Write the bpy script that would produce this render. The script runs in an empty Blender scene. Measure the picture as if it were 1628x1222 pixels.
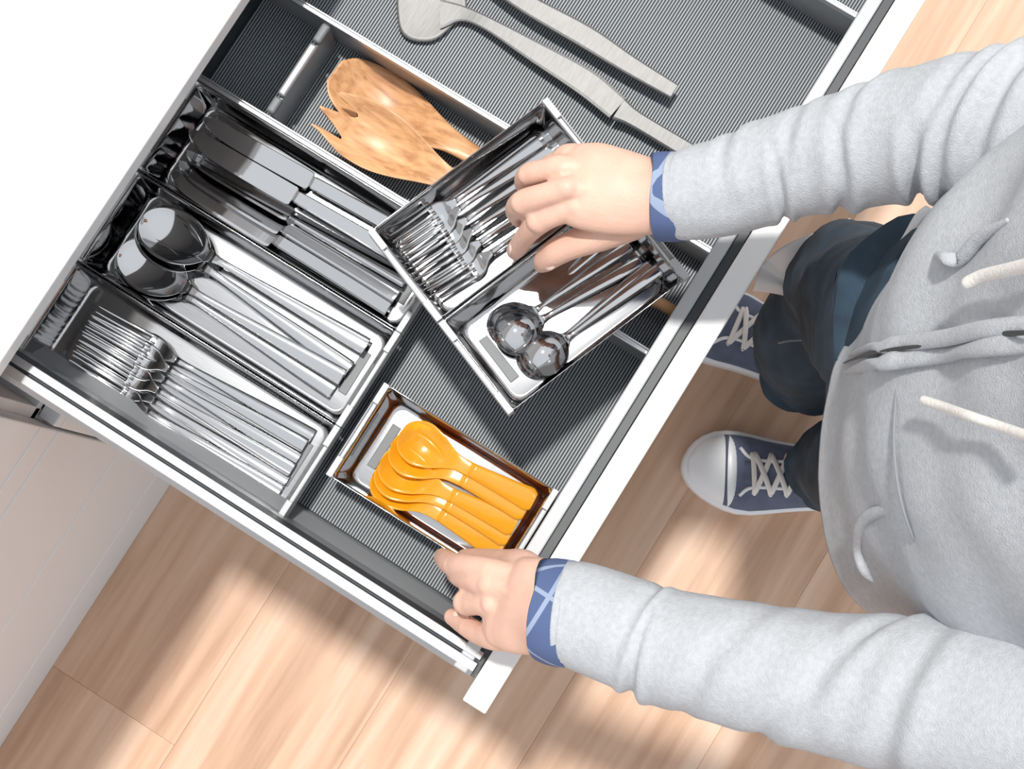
import bpy, math, random
import numpy as np
from mathutils import Vector, Matrix, noise
random.seed(7)
SC = bpy.context.scene
COL = SC.collection

# ------------------------------------------------------------------ camera
FPX, NX, NY, AX, CZ = 2350.0, 856.0, 876.0, math.radians(58.2), 1.89
dn = Vector(((NX-814)/FPX, -(NY-611)/FPX, -1.0)).normalized()
Zc = -dn
Xc = Vector((math.cos(AX), math.sin(AX), 0)); Xc = (Xc - Zc*Xc.dot(Zc)).normalized()
Yc = Zc.cross(Xc)
ROT = Matrix((Xc, Yc, Zc))           # camera -> world
cam = bpy.data.cameras.new('camera'); co = bpy.data.objects.new('camera', cam); COL.objects.link(co)
cam.lens = FPX/1628*36; cam.sensor_width = 36; cam.clip_start = 0.02
co.matrix_world = Matrix.Translation((0, 0, CZ)) @ ROT.to_4x4()
SC.camera = co

# ------------------------------------------------------------------ light
W = bpy.data.worlds.new('world'); SC.world = W; W.use_nodes = True
wn = W.node_tree; bg = wn.nodes['Background']; bg.inputs[1].default_value = 1.08      # bright room: dimmer walls, lighter overhead
wt_ = wn.nodes.new('ShaderNodeTexCoord'); wsx = wn.nodes.new('ShaderNodeSeparateXYZ'); wn.links.new(wt_.outputs['Generated'], wsx.inputs[0])
wr_ = wn.nodes.new('ShaderNodeValToRGB'); wr_.color_ramp.elements[0].position = 0.0; wr_.color_ramp.elements[0].color = (.43, .44, .46, 1)
wr_.color_ramp.elements[1].position = .85; wr_.color_ramp.elements[1].color = (.93, .96, 1.0, 1)
wn.links.new(wsx.outputs['Z'], wr_.inputs[0]); wn.links.new(wr_.outputs[0], bg.inputs[0])
sun = bpy.data.lights.new('sun', 'SUN'); so = bpy.data.objects.new('sun', sun); COL.objects.link(so)
sun.energy = 3.4; sun.angle = math.radians(3.5); sun.color = (1.0, 0.97, 0.92)
so.rotation_euler = Vector((-0.17, -0.15, -1.0)).to_track_quat('-Z', 'Y').to_euler(); so.location = (1.2, .5, 3)
SC.view_settings.view_transform = 'Standard'; SC.view_settings.look = 'None'
SC.view_settings.gamma = 1; SC.view_settings.use_curve_mapping = False
SC.view_settings.exposure = 0.0

# ------------------------------------------------------------------ helpers
def U(px, py, z):
    "point at height z that the photograph shows at pixel px,py"
    d = ROT @ Vector(((px-814)/FPX, -(py-611)/FPX, -1.0))
    return Vector((0, 0, CZ)) + d*((z-CZ)/d.z)
R_ = (U(956, 876, .7)-U(856, 876, .7)).normalized()     # away from the drawer corner (picture right)
D_ = Vector((0, 0, 1)).cross(R_)*-1                      # picture down
if (U(856, 976, .7)-U(856, 876, .7)).dot(D_) < 0: D_ = -D_
ZU = Vector((0, 0, 1))

class MB:
    def __init__(s): s.v = []; s.f = []; s.m = []
    def add(s, vs, fs, mi=0):
        o = len(s.v); s.v += [tuple(v) for v in vs]; s.f += [tuple(i+o for i in f) for f in fs]; s.m += [mi]*len(fs); return s
    def box(s, x0, x1, y0, y1, z0, z1, mi=0, M=None):
        vs = [Vector((x, y, z)) for z in (z0, z1) for x, y in ((x0, y0), (x1, y0), (x1, y1), (x0, y1))]
        if M: vs = [M @ v for v in vs]
        return s.add(vs, [(3, 2, 1, 0), (4, 5, 6, 7), (0, 1, 5, 4), (1, 2, 6, 5), (2, 3, 7, 6), (3, 0, 4, 7)], mi)
    def rings(s, rs, cap0=True, cap1=True, mi=0, closed=True):
        n = len(rs[0]); fs = []
        for i in range(len(rs)-1):
            for j in range(n if closed else n-1):
                k = (j+1) % n; fs.append((i*n+j, i*n+k, (i+1)*n+k, (i+1)*n+j))
        if cap0: fs.append(tuple(range(n))[::-1])
        if cap1: fs.append(tuple((len(rs)-1)*n+j for j in range(n)))
        return s.add([p for r in rs for p in r], fs, mi)
    def build(s, name, mats, parent=None, smooth=True, bevel=0, bseg=2, sub=0, loc=None):
        me = bpy.data.meshes.new(name); me.from_pydata(s.v, [], s.f); me.update()
        if not isinstance(mats, (list, tuple)): mats = [mats]
        for m in mats: me.materials.append(m)
        if len(mats) > 1: me.polygons.foreach_set('material_index', s.m)
        if smooth: me.polygons.foreach_set('use_smooth', [True]*len(me.polygons))
        o = bpy.data.objects.new(name, me); COL.objects.link(o)
        if parent: o.parent = parent
        if loc is not None: o.location = loc
        if bevel:
            b = o.modifiers.new('bevel', 'BEVEL'); b.width = bevel; b.segments = bseg; b.limit_method = 'ANGLE'; b.angle_limit = math.radians(40); b.harden_normals = False
            if smooth and bseg > 1:
                w = o.modifiers.new('wn', 'WEIGHTED_NORMAL'); w.keep_sharp = False
        if sub:
            q = o.modifiers.new('sub', 'SUBSURF'); q.levels = q.render_levels = sub
        return o

def root(name, label, cat, loc=(0, 0, 0), rz=0, group=None):
    o = bpy.data.objects.new(name, None); COL.objects.link(o); o.empty_display_size = .03
    o.location = loc; o.rotation_euler = (0, 0, rz); o['label'] = label; o['category'] = cat
    if group: o['group'] = group
    return o
def copy_tree(o, parent=None):
    c = o.copy(); COL.objects.link(c)
    if parent: c.parent = parent
    for ch in list(o.children): copy_tree(ch, c)
    return c
def struct(o): o['kind'] = 'structure'; return o

def cr(pts, n):
    "Catmull-Rom through rows of numbers"
    P = [np.array(p, float) for p in pts]; out = []
    for i in range(len(P)-1):
        p0 = P[i-1] if i else 2*P[0]-P[1]; p1 = P[i]; p2 = P[i+1]; p3 = P[i+2] if i+2 < len(P) else 2*P[-1]-P[-2]
        for k in range(n):
            t = k/n; out.append(.5*((2*p1)+(-p0+p2)*t+(2*p0-5*p1+4*p2-p3)*t*t+(-p0+3*p1-3*p2+p3)*t**3))
    out.append(P[-1]); return out
def cr_closed(pts, n):
    P = [np.array(p, float) for p in pts]; L = len(P); out = []
    for i in range(L):
        p0, p1, p2, p3 = P[i-1], P[i], P[(i+1) % L], P[(i+2) % L]
        for k in range(n):
            t = k/n; out.append(.5*((2*p1)+(-p0+p2)*t+(2*p0-5*p1+4*p2-p3)*t*t+(-p0+3*p1-3*p2+p3)*t**3))
    return out
def tube(mb, ctrl, hint=ZU, n=6, seg=16, mi=0, disp=None, round0=False, round1=True, ro=None):
    """ctrl rows: (Vector, a, b); a = half width across, b = half thickness along the hint"""
    rows = cr([tuple(c[0])+(c[1], c[2]) for c in ctrl], n)
    pts = [Vector(r[:3]) for r in rows]; A = [max(r[3], 1e-4) for r in rows]; B = [max(r[4], 1e-4) for r in rows]
    T = [(pts[min(i+1, len(pts)-1)]-pts[max(i-1, 0)]).normalized() for i in range(len(pts))]
    S = 0; sl = [0]
    for i in range(1, len(pts)): S += (pts[i]-pts[i-1]).length; sl.append(S)
    rs = []
    hint = Vector(hint)
    def ring(p, t, a, b, s):
        side = t.cross(hint).normalized(); up = side.cross(t).normalized(); r = []
        for j in range(seg):
            g = 2*math.pi*j/seg; k = 1
            if disp: k = 1+disp(s, g)
            r.append(p+side*(a*k*math.cos(g))+up*(b*k*math.sin(g)))
        return r
    if round0:
        for q in (.98, .8, .5, .2):
            e = math.sqrt(1-q*q); rs.append(ring(pts[0]-T[0]*q*min(A[0], B[0]), T[0], A[0]*e, B[0]*e, 0))
    for i in range(len(pts)): rs.append(ring(pts[i], T[i], A[i], B[i], sl[i]))
    if round1:
        for q in (.2, .5, .8, .98):
            e = math.sqrt(1-q*q); rs.append(ring(pts[-1]+T[-1]*q*min(A[-1], B[-1]), T[-1], A[-1]*e, B[-1]*e, S))
    mb.rings(rs, mi=mi)
    return mb
def ellipsoid(mb, c, ax, seg=20, rg=12, mi=0):
    "ax = three Vectors (scaled half axes)"
    c = Vector(c); rs = []
    for i in range(rg+1):
        th = math.pi*(i+.02)/(rg+.04); rs.append([c+ax[0]*(math.sin(th)*math.cos(2*math.pi*j/seg))+ax[1]*(math.sin(th)*math.sin(2*math.pi*j/seg))+ax[2]*math.cos(th) for j in range(seg)])
    mb.rings(rs[::-1], mi=mi); return mb
def remeshed(mb, voxel, smooth_it, lam=.5):
    me = bpy.data.meshes.new('tmp'); me.from_pydata(mb.v, [], mb.f); me.update()
    o = bpy.data.objects.new('tmp', me); COL.objects.link(o)
    r = o.modifiers.new('r', 'REMESH'); r.mode = 'VOXEL'; r.voxel_size = voxel
    s = o.modifiers.new('s', 'SMOOTH'); s.factor = lam; s.iterations = smooth_it
    dg = bpy.context.evaluated_depsgraph_get(); dg.update()
    m2 = bpy.data.meshes.new_from_object(o.evaluated_get(dg))
    vs = np.empty(len(m2.vertices)*3); m2.vertices.foreach_get('co', vs)
    fs = [tuple(p.vertices) for p in m2.polygons]
    COL.objects.unlink(o); bpy.data.objects.remove(o); bpy.data.meshes.remove(m2)
    return [tuple(v) for v in vs.reshape(-1, 3)], fs

# ------------------------------------------------------------------ materials
def mat(name, color, rough=.5, metal=0, noise_amt=0, scale=20, stretch=(1, 1, 1), bump=0, bscale=None, detail=3, **kw):
    m = bpy.data.materials.new(name); m.use_nodes = True; nt = m.node_tree; b = nt.nodes['Principled BSDF']
    b.inputs['Base Color'].default_value = (*color, 1); b.inputs['Roughness'].default_value = rough; b.inputs['Metallic'].default_value = metal
    for k, v in kw.items(): b.inputs[k.replace('_', ' ')].default_value = v
    if noise_amt or bump:
        tc = nt.nodes.new('ShaderNodeTexCoord'); mp = nt.nodes.new('ShaderNodeMapping'); mp.inputs['Scale'].default_value = stretch
        nt.links.new(tc.outputs['Object'], mp.inputs['Vector'])
        nz = nt.nodes.new('ShaderNodeTexNoise'); nz.inputs['Scale'].default_value = scale; nz.inputs['Detail'].default_value = detail
        nt.links.new(mp.outputs[0], nz.inputs['Vector'])
        if noise_amt:
            r = nt.nodes.new('ShaderNodeValToRGB'); r.color_ramp.elements[0].position = .3; r.color_ramp.elements[1].position = .7
            r.color_ramp.elements[0].color = (*[c*(1-noise_amt) for c in color], 1); r.color_ramp.elements[1].color = (*[min(1, c*(1+noise_amt)) for c in color], 1)
            nt.links.new(nz.outputs['Fac'], r.inputs[0]); nt.links.new(r.outputs[0], b.inputs['Base Color'])
        if bump:
            src = nz
            if bscale:
                src = nt.nodes.new('ShaderNodeTexNoise'); src.inputs['Scale'].default_value = bscale; nt.links.new(mp.outputs[0], src.inputs['Vector'])
            bp = nt.nodes.new('ShaderNodeBump'); bp.inputs['Strength'].default_value = bump; bp.inputs['Distance'].default_value = .002
            nt.links.new(src.outputs['Fac'], bp.inputs['Height']); nt.links.new(bp.outputs[0], b.inputs['Normal'])
    return m
def wood(name, c0, c1, c2, stretch, scale, rough=.35, dist=1.5, random_amt=0.0):
    m = bpy.data.materials.new(name); m.use_nodes = True; nt = m.node_tree; b = nt.nodes['Principled BSDF']; b.inputs['Roughness'].default_value = rough
    tc = nt.nodes.new('ShaderNodeTexCoord'); mp = nt.nodes.new('ShaderNodeMapping'); mp.inputs['Scale'].default_value = stretch
    nt.links.new(tc.outputs['Object'], mp.inputs['Vector'])
    vec = mp.outputs[0]
    if random_amt:
        oi = nt.nodes.new('ShaderNodeObjectInfo'); cx = nt.nodes.new('ShaderNodeVectorMath'); cx.operation = 'ADD'
        ml = nt.nodes.new('ShaderNodeMath'); ml.operation = 'MULTIPLY'; ml.inputs[1].default_value = 37
        nt.links.new(oi.outputs['Random'], ml.inputs[0]); nt.links.new(mp.outputs[0], cx.inputs[0]); nt.links.new(ml.outputs[0], cx.inputs[1]); vec = cx.outputs[0]
    n1 = nt.nodes.new('ShaderNodeTexNoise'); n1.inputs['Scale'].default_value = scale; n1.inputs['Detail'].default_value = 6; n1.inputs['Distortion'].default_value = dist
    n2 = nt.nodes.new('ShaderNodeTexNoise'); n2.inputs['Scale'].default_value = scale*5; n2.inputs['Detail'].default_value = 4
    nt.links.new(vec, n1.inputs['Vector']); nt.links.new(vec, n2.inputs['Vector'])
    r = nt.nodes.new('ShaderNodeValToRGB'); e = r.color_ramp.elements; e[0].position = .3; e[0].color = (*c0, 1); e[1].position = .72; e[1].color = (*c2, 1)
    x = e.new(.5); x.color = (*c1, 1)
    mx = nt.nodes.new('ShaderNodeMix'); mx.data_type = 'FLOAT'; mx.inputs[0].default_value = .35
    nt.links.new(n1.outputs['Fac'], mx.inputs[2]); nt.links.new(n2.outputs['Fac'], mx.inputs[3]); nt.links.new(mx.outputs[0], r.inputs[0])
    nt.links.new(r.outputs[0], b.inputs['Base Color'])
    return m
M_FLOOR = wood('floor_oak', (.40, .225, .135), (.60, .385, .26), (.76, .56, .43), (.7, 9, 9), 1.5, .32, 1.2, 1)
M_WHITE = mat('white_lacquer', (.80, .80, .80), .35)
M_GREYFRONT = mat('pale_grey_front', (.80, .82, .84), .45)
M_STEEL = mat('stainless_steel', (.46, .46, .465), .10, 1, .06, 60, (1, 12, 1))
M_BRUSH = mat('brushed_steel', (.27, .268, .265), .60, 1, .08, 500, (.15, 1, 1), .04)
M_CHROME = mat('polished_steel', (.56, .56, .565), .055, 1)
M_ALU = mat('satin_aluminium', (.62, .63, .645), .33, .9)
M_LGREY = mat('pale_grey_plastic', (.47, .48, .495), .35)
M_SIDE = mat('drawer_side_grey', (.36, .37, .385), .35, .5)
M_DARK = mat('anthracite_plastic', (.035, .042, .05), .45)
M_MATB = mat('mat_base', (.018, .022, .028), .6)
M_MATR = mat('mat_rib', (.33, .36, .385), .42)
M_PAD = mat('grey_rubber', (.16, .17, .18), .5)
M_OLIVE = wood('olive_wood', (.36, .15, .06), (.62, .33, .155), (.76, .46, .24), (1.2, 6, 6), 9, .38, 2.5)
M_ORANGE = mat('orange_plastic', (.98, .40, .012), .22, 0, Transmission_Weight=.25, Subsurface_Weight=.35, Subsurface_Scale=.01, Coat_Weight=.4)
M_SKIN = mat('skin', (.74, .465, .36), .52, 0, .06, 60, bump=.12, bscale=420, Subsurface_Weight=.18, Subsurface_Scale=.006)
M_NAIL = mat('nail', (.86, .62, .52), .25)
M_HOOD = mat('grey_marl', (.49, .51, .54), .9, 0, .08, 260, (1, 1, 1), .35, 900, 5)
M_SEAM = mat('marl_seam', (.27, .285, .31), .9)
M_CREAM = mat('cream_cotton', (.82, .79, .75), .8, bump=.3, scale=400)
M_LINING = mat('white_lining', (.85, .85, .86), .85)  # hoodie lining; also colours the added sheet for the sunlit jeans patch
M_DENIM = mat('dark_denim', (.028, .055, .085), .8, 0, .35, 30, (1, 1, 1), .4, 1200)
M_CANVAS = mat('blue_grey_canvas', (.125, .15, .225), .85, 0, .12, 60, bump=.4, bscale=1500)
M_RUBBER = mat('white_rubber', (.86, .88, .90), .3)
M_HAIR = mat('brown_hair', (.10, .05, .028), .5, 0, .4, 90, (6, 6, 1))
M_ZIP = mat('zip_dark', (.05, .055, .06), .5)
M_WHITEWALL = mat('wall_paint', (.82, .82, .81), .8)
def plaid():
    m = bpy.data.materials.new('blue_plaid'); m.use_nodes = True; nt = m.node_tree; b = nt.nodes['Principled BSDF']; b.inputs['Roughness'].default_value = .85
    tc = nt.nodes.new('ShaderNodeTexCoord'); last = None
    for (ax, sc) in (('X', 7.0), ('Y', 7.0), ('Z', 9.0)):
        w = nt.nodes.new('ShaderNodeTexWave'); w.bands_direction = ax; w.inputs['Scale'].default_value = sc; w.inputs['Distortion'].default_value = 0
        nt.links.new(tc.outputs['Object'], w.inputs['Vector'])
        g = nt.nodes.new('ShaderNodeMath'); g.operation = 'GREATER_THAN'; g.inputs[1].default_value = .988; nt.links.new(w.outputs['Fac'], g.inputs[0])
        if last is None: last = g.outputs[0]
        else:
            a = nt.nodes.new('ShaderNodeMath'); a.operation = 'MAXIMUM'; nt.links.new(last, a.inputs[0]); nt.links.new(g.outputs[0], a.inputs[1]); last = a.outputs[0]
    mx = nt.nodes.new('ShaderNodeMix'); mx.data_type = 'RGBA'; mx.inputs[6].default_value = (.085, .125, .26, 1); mx.inputs[7].default_value = (.30, .37, .52, 1)
    nt.links.new(last, mx.inputs[0]); nt.links.new(mx.outputs[2], b.inputs['Base Color'])
    return m
M_PLAID = plaid()

# ------------------------------------------------------------------ setting: floor, wall
floor = MB().box(-2.2, 2.6, -2.4, 1.2, -.03, -.0012).build('floor', M_FLOOR, smooth=False); struct(floor)
PW = .19; ks = []
y = -2.4; r = 0
while y < 1.2:
    x = -2.2-random.random()*1.2
    while x < 2.6:
        L = 1.9; x0 = max(x, -2.2); x1 = min(x+L, 2.6)
        if x1-x0 > .02:
            p = MB().box(x0+.0001, x1-.0001, y+.0001, min(y+PW, 1.2)-.0001, -.0012, 0).build('plank', M_FLOOR, floor, smooth=False, bevel=.0003, bseg=1)
        x += L
    y += PW; r += 1
wall = MB().box(-2.2, 2.6, 1.06, 1.16, 0, 2.6).build('wall_back', M_WHITEWALL, smooth=False); struct(wall)

# ------------------------------------------------------------------ base cabinet + worktop
FY = .445; WY = U(200, 275, .765).y; DX0, DX1 = -.112, .812
cab = root('base_cabinet', 'white base cabinet with pale grey lower drawer fronts under the worktop', 'cabinet', (0, FY, 0))
b = MB()
for (x0, x1) in ((-1.42, -1.402), (-.152, -.134), (.834, .852), (2.0, 2.018)): b.box(x0, x1, .02, .58, 0, .7465)
b.box(-1.42, 2.018, .56, .575, 0, .7465); b.box(-1.42, 2.018, .02, .56, .52, .532)
b.build('carcass', M_GREYFRONT, cab, smooth=False, bevel=.001)
for (x0, x1) in ((-1.42, -.145), (-.142, .842), (.845, 2.018)):
    for (z0, z1) in ((.0, .088), (.091, .285), (.288, .50), (.503, .548)):
        if x0 == -.142 and z0 > .5: z1 = .52
        MB().box(x0, x1, 0, .019, z0, z1).build('drawer_front', M_GREYFRONT, cab, smooth=False, bevel=.0015)
for (x0, x1) in ((-1.42, -.145), (.845, 2.018)):
    MB().box(x0, x1, 0, .019, .551, .740).build('drawer_front', M_GREYFRONT, cab, smooth=False, bevel=.0015)
wt = MB().box(-1.44, 2.04, WY, 1.058, .747, .765).build('worktop', M_WHITE, smooth=False, bevel=.0015)
wt['label'] = 'white worktop slab over the back end of the open drawer'; wt['category'] = 'worktop'

# ------------------------------------------------------------------ drawer
dr = root('drawer', 'wide pulled out kitchen drawer with metal sides and ribbed dark mat', 'drawer', (0, 0, 0))
YB = .475
MB().box(DX0, DX1, -.008, YB, .600, .612).build('drawer_base', M_DARK, dr, smooth=False)
def side(xin, sgn, nm='side_panel'):
    prof = [(-.016, .612), (-.013, .632), (-.0025, .645), (-.0025, .700), (0, .718), (.0065, .720), (.0075, .7165), (.009, .7165), (.0095, .720), (.017, .7195), (.0215, .715), (.0225, .705), (.0205, .69), (.0205, .612)]
    rs = []
    for yy in (-.006, YB):
        rs.append([Vector((xin-sgn*p[0], yy, p[1])) for p in prof])
    b = MB(); n = len(prof)
    ord_ = range(n)
    b.rings(rs, cap0=True, cap1=True)
    # materials: rail aluminium, seam dark, inside grey
    for i in range(len(b.m)):
        j = i if i < n else 0
        b.m[i] = {0: 2, 1: 2, 2: 2, 3: 3, 6: 3, 7: 3, 5: 0}.get(j, 0)
        if i >= n: b.m[i] = 1
    o = b.build(nm, [M_ALU, M_SIDE, M_SIDE, M_DARK], dr, smooth=False, bevel=.0004, bseg=1); return o
side(-.0895, 1)
side(.79, -1)
b = MB().box(-.1105, .811, -.002, .0095, .612, .7195); b.build('front_rail', M_LGREY, dr, smooth=False, bevel=.0012)
b = MB().box(-.1105, .811, -.0095, -.0025, .606, .714); b.build('front_bracket', M_DARK, dr, smooth=False)
fp = MB().box(-.129, .831, -.0315, -.0105, .56, .7205).build('front_panel', M_WHITE, dr, smooth=False, bevel=.0015, bseg=3)
MB().box(-.11, .81, YB-.006, YB, .612, .70).build('back_panel', M_DARK, dr, smooth=False, bevel=.001)
mt = MB().box(-.074, .778, .0096, YB-.006, .612, .6185).build('mat', M_MATB, dr, smooth=False)
b = MB(); yy = .012
while yy < YB-.008:
    b.add([(-.0738, yy-.00075, .6184), (.7778, yy-.00075, .6184), (.7778, yy-.0004, .6196), (-.0738, yy-.0004, .6196), (-.0738, yy+.0004, .6196), (.7778, yy+.0004, .6196), (.7778, yy+.00075, .6184), (-.0738, yy+.00075, .6184)],
          [(0, 1, 2, 3), (3, 2, 5, 4), (4, 5, 6, 7), (1, 6, 5, 2), (0, 3, 4, 7)]); yy += .0026
ribs = b.build('mat_rib', M_MATR, mt, smooth=False); ribs['kind'] = 'stuff'
# dividers running front to back: aluminium rail on a thin dark wall
def divider(x, y0, y1, w=.0045):
    d = MB().box(x-.0022, x+.0022, y0, y1, .6196, .664).build('divider_wall', M_SIDE, dr, smooth=False)
    b = MB(); b.box(x-w*.72, x+w*.1, y0, y1, .662, .670); b.box(x+w*.16, x+w*.62, y0, y1, .662, .6685)
    b.build('divider_rail', M_ALU, d, smooth=False, bevel=.0007)
    return d
divider(.2895, .0097, YB-.007); divider(.1885, .0097, YB-.007); divider(.529, .0097, YB-.007, .0045)
cb = root('cross_divider', 'short dark grey cross divider clipped between the two long rails beside the wooden servers', 'divider', (0, 0, 0))
MB().box(.1935, .2845, .3885, .3925, .6198, .663).build('divider_wall', M_SIDE, cb, smooth=False, bevel=.001)
for (x0, x1) in ((.1935, .209), (.211, .264), (.266, .2845)):
    MB().box(x0, x1, .3865, .3945, .6635, .671).build('divider_clip', M_SIDE if x0 == .211 else M_PAD, cb, smooth=True, bevel=.0025, bseg=3)

# ------------------------------------------------------------------ steel bins
def rrect(hx, hy, r, z, n=6, cx=0):
    out = []
    for (sx, sy, a0) in ((1, 1, 0), (-1, 1, 90), (-1, -1, 180), (1, -1, 270)):
        for k in range(n+1):
            a = math.radians(a0+90*k/n); out.append(Vector((cx+sx*(hx-r)+r*math.cos(a), sy*(hy-r)+r*math.sin(a), z)))
    return out
def make_bin(L, Wd, H, label, group, pads=(1,), loc=(0, 0, 0), rz=0):
    t = root('cutlery_bin', label, 'tray', loc, rz, group)
    hx, hy = L/2-.0045, Wd/2-.0006
    b = MB(); rs = []
    si, ei = .0050, .0065          # wall draft of sides and ends
    for (q, z) in ((0, H), (.25, H*.72), (.5, H*.42), (.72, H*.2), (.88, H*.09), (1.05, H*.04), (1.6, .0022)):
        rs.append(rrect(hx-ei*q-.0006, hy-si*q-.0006, .003+.006*min(q, 1), z))
    # outer shell
    ro = [rrect(hx, hy, .003, H), rrect(hx-ei*.5, hy-si*.5, .006, H*.4), rrect(hx-ei*1.1, hy-si*1.1, .008, .0), ]
    b.rings(ro[::-1]+rs, cap0=True, cap1=True)
    b.build('steel_pan', M_STEEL, t, bevel=0)
    for s in (-1, 1):
        c = MB()
        # end rim: grey strip with a lowered finger notch
        ox, ix = s*L/2, s*(L/2-.0055)
        x0, x1 = min(ox, ix), max(ox, ix); nw = Wd*.29; cw = .008
        c.box(x0, x1, -Wd/2, Wd/2, H*.62, H*.93); c.box(x0, x1, -Wd/2, -nw, H*.9, H+.0006); c.box(x0, x1, nw, Wd/2, H*.9, H+.0006)
        c.box(ox-s*.0012, ox, -nw, nw, H*.9, H+.0004) if s > 0 else c.box(ox, ox+.0012, -nw, nw, H*.9, H+.0004)
        c.build('end_rim', M_LGREY, t, smooth=False, bevel=.0006)
        if s in pads:
            p = MB().box(s*(hx-.0185)-.0042, s*(hx-.0185)+.0042, -.021, .021, .0018, .0034); p.build('rubber_pad', M_PAD, t, smooth=False, bevel=.0006)
    return t
Hb = .0495; zb = .6198
big = [(-.0935+.0465, 'steel cutlery bin full of dinner forks along the near drawer side'),
       (-.0935+.1395, 'middle steel cutlery bin holding the large dinner spoons'),
       (-.0935+.2325, 'steel cutlery bin holding table knives beside the long divider rail')]
# local x runs towards the front of the drawer (-Y)
for i, (xc, lb) in enumerate(big):
    lb = lb
    if i == 0: b0 = make_bin(.271, .0925, Hb, lb, 'long steel cutlery bins in the drawer', (1,), (xc, .3285, zb), -math.pi/2)
    else:
        c = copy_tree(b0); c.location = (xc, .3285, zb); c['label'] = lb
make_bin(.1715, .0905, Hb, 'short steel bin of orange spoons gripped by the lower hand', 'short steel cutlery bins', (-1, 1), (.0055, .0970, zb), -math.pi/2)
# the two lifted bins
ZL = .780
pA0, pA1, pA2 = U(590, 365, ZL), U(870, 150, ZL), U(695, 515, ZL)
pB0, pB1 = U(800, 665, ZL), U(1100, 440, ZL)
c0 = (pA0+pB0)/2; c1 = (pA1+pB1)/2
ax = (c1-c0); LL = ax.length; ang = math.atan2(ax.y, ax.x); axn = ax.normalized(); sd = Vector((axn.y, -axn.x, 0))
if (pB0-pA0).dot(sd) < 0: sd = -sd
WW = ((pB0-pA0).dot(sd)+(pB1-pA1).dot(sd))/4
mid = (c0+c1)/2
LA = mid-sd*WW/2; LB = mid+sd*WW/2
for (c, lb, pd) in ((LA, 'lifted short steel bin of small forks held by the upper hand', (1,)), (LB, 'lifted short steel bin of small spoons hanging below the thumb', (-1, 1))):
    make_bin(.174, WW-.0012, Hb, lb, 'short steel cutlery bins', pd, (c.x, c.y, ZL-Hb), ang)
print('lifted', LL, WW, math.degrees(ang))

# ------------------------------------------------------------------ cutlery
def sheet(mb, st, th, nv=10, mi=0):
    "st rows: x, halfwidth, z, cup ; a thin curved sheet with thickness th"
    rows = cr(st, 4); rs = []
    for i, (x, w, z, c) in enumerate(rows):
        w = max(w, .0003); r = []
        t = th(x) if callable(th) else th
        for k in range(nv+1):
            v = -1+2*k/nv; r.append(Vector((x, w*v, z+c*(v*v-1)+t/2*(1-.75*abs(v)**3))))
        for k in range(nv, -1, -1):
            v = -1+2*k/nv; r.append(Vector((x, w*v, z+c*(v*v-1)-t/2*(1-.75*abs(v)**3))))
        rs.append(r)
    mb.rings(rs, mi=mi); return mb
def mk_spoon(L, name, label, cat, grp, m, bw=.0215, bl=.30, hw=.0065, flip=1, blunt=1):
    t = root(name, label, cat, (0, 0, 0), 0, grp); B = L*bl; d = bw*.42
    st = []
    for i in range(13):
        u = -math.cos(math.pi*i/12); q = max(0, 1-u*u); x = B*.5*(1+u)
        w = bw*math.sqrt(q)*(1.0-.10*u); zz = .0025+.0035*(x/B)**2
        if u > .45: w = max(w, bw*.30)
        st.append((x, w, zz*flip, d*q**.9*flip))
    st.append((B*1.06, hw*.62, .007*flip, 0))
    sheet(MB(), st, .0013, 14).build('bowl', m, t)
    sh = [(B*1.05, hw*.62, .007*flip, 0), (B*1.3, hw*.42, .0075*flip, 0), (L*.6, hw*.66, .004*flip, 0), (L*.85, hw*.98, .0015*flip, 0), (L*.985, hw*1.08, .001*flip, 0), (L, hw*(1.0 if blunt else .5), .001*flip, 0)]
    sheet(MB(), sh, .0026, 6).build('handle', m, t); return t
def mk_fork(L, name, label, cat, grp, m, hw=.0062, wd=.0115):
    t = root(name, label, cat, (0, 0, 0), 0, grp); T = L*.235; H = L*.34
    b = MB()
    for k in range(4):
        yc = (-1.5+k)*wd*2*.262
        st = [(0, .0004, .0085, 0), (.004, .0009, .0070, 0), (T*.35, .00125, .0030, 0), (T*.8, .0016, .0012, 0), (T*1.12, .0018, .0016, 0)]
        rows = cr(st, 3); b.rings([[Vector((x, yc*(1-.12*max(0, 1-x/T))+w*math.cos(a), z+.0009*math.sin(a))) for a in [i*math.pi/4 for i in range(8)]] for x, w, z, _ in rows])
    st = [(T, wd*.97, .0012, .0), (T*1.12, wd, .0014, .0006), (T*1.28, wd*.86, .0024, .001), (H, wd*.42, .0055, .0006), (H*1.12, hw*.5, .007, 0)]
    sheet(b, st, .0017, 8); b.build('tines', m, t)
    sh = [(H*1.1, hw*.5, .007, 0), (H*1.35, hw*.45, .0075, 0), (L*.62, hw*.68, .004, 0), (L*.85, hw, .0015, 0), (L*.985, hw*1.08, .001, 0), (L, hw, .001, 0)]
    sheet(MB(), sh, .0027, 6).build('handle', m, t); return t
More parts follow.
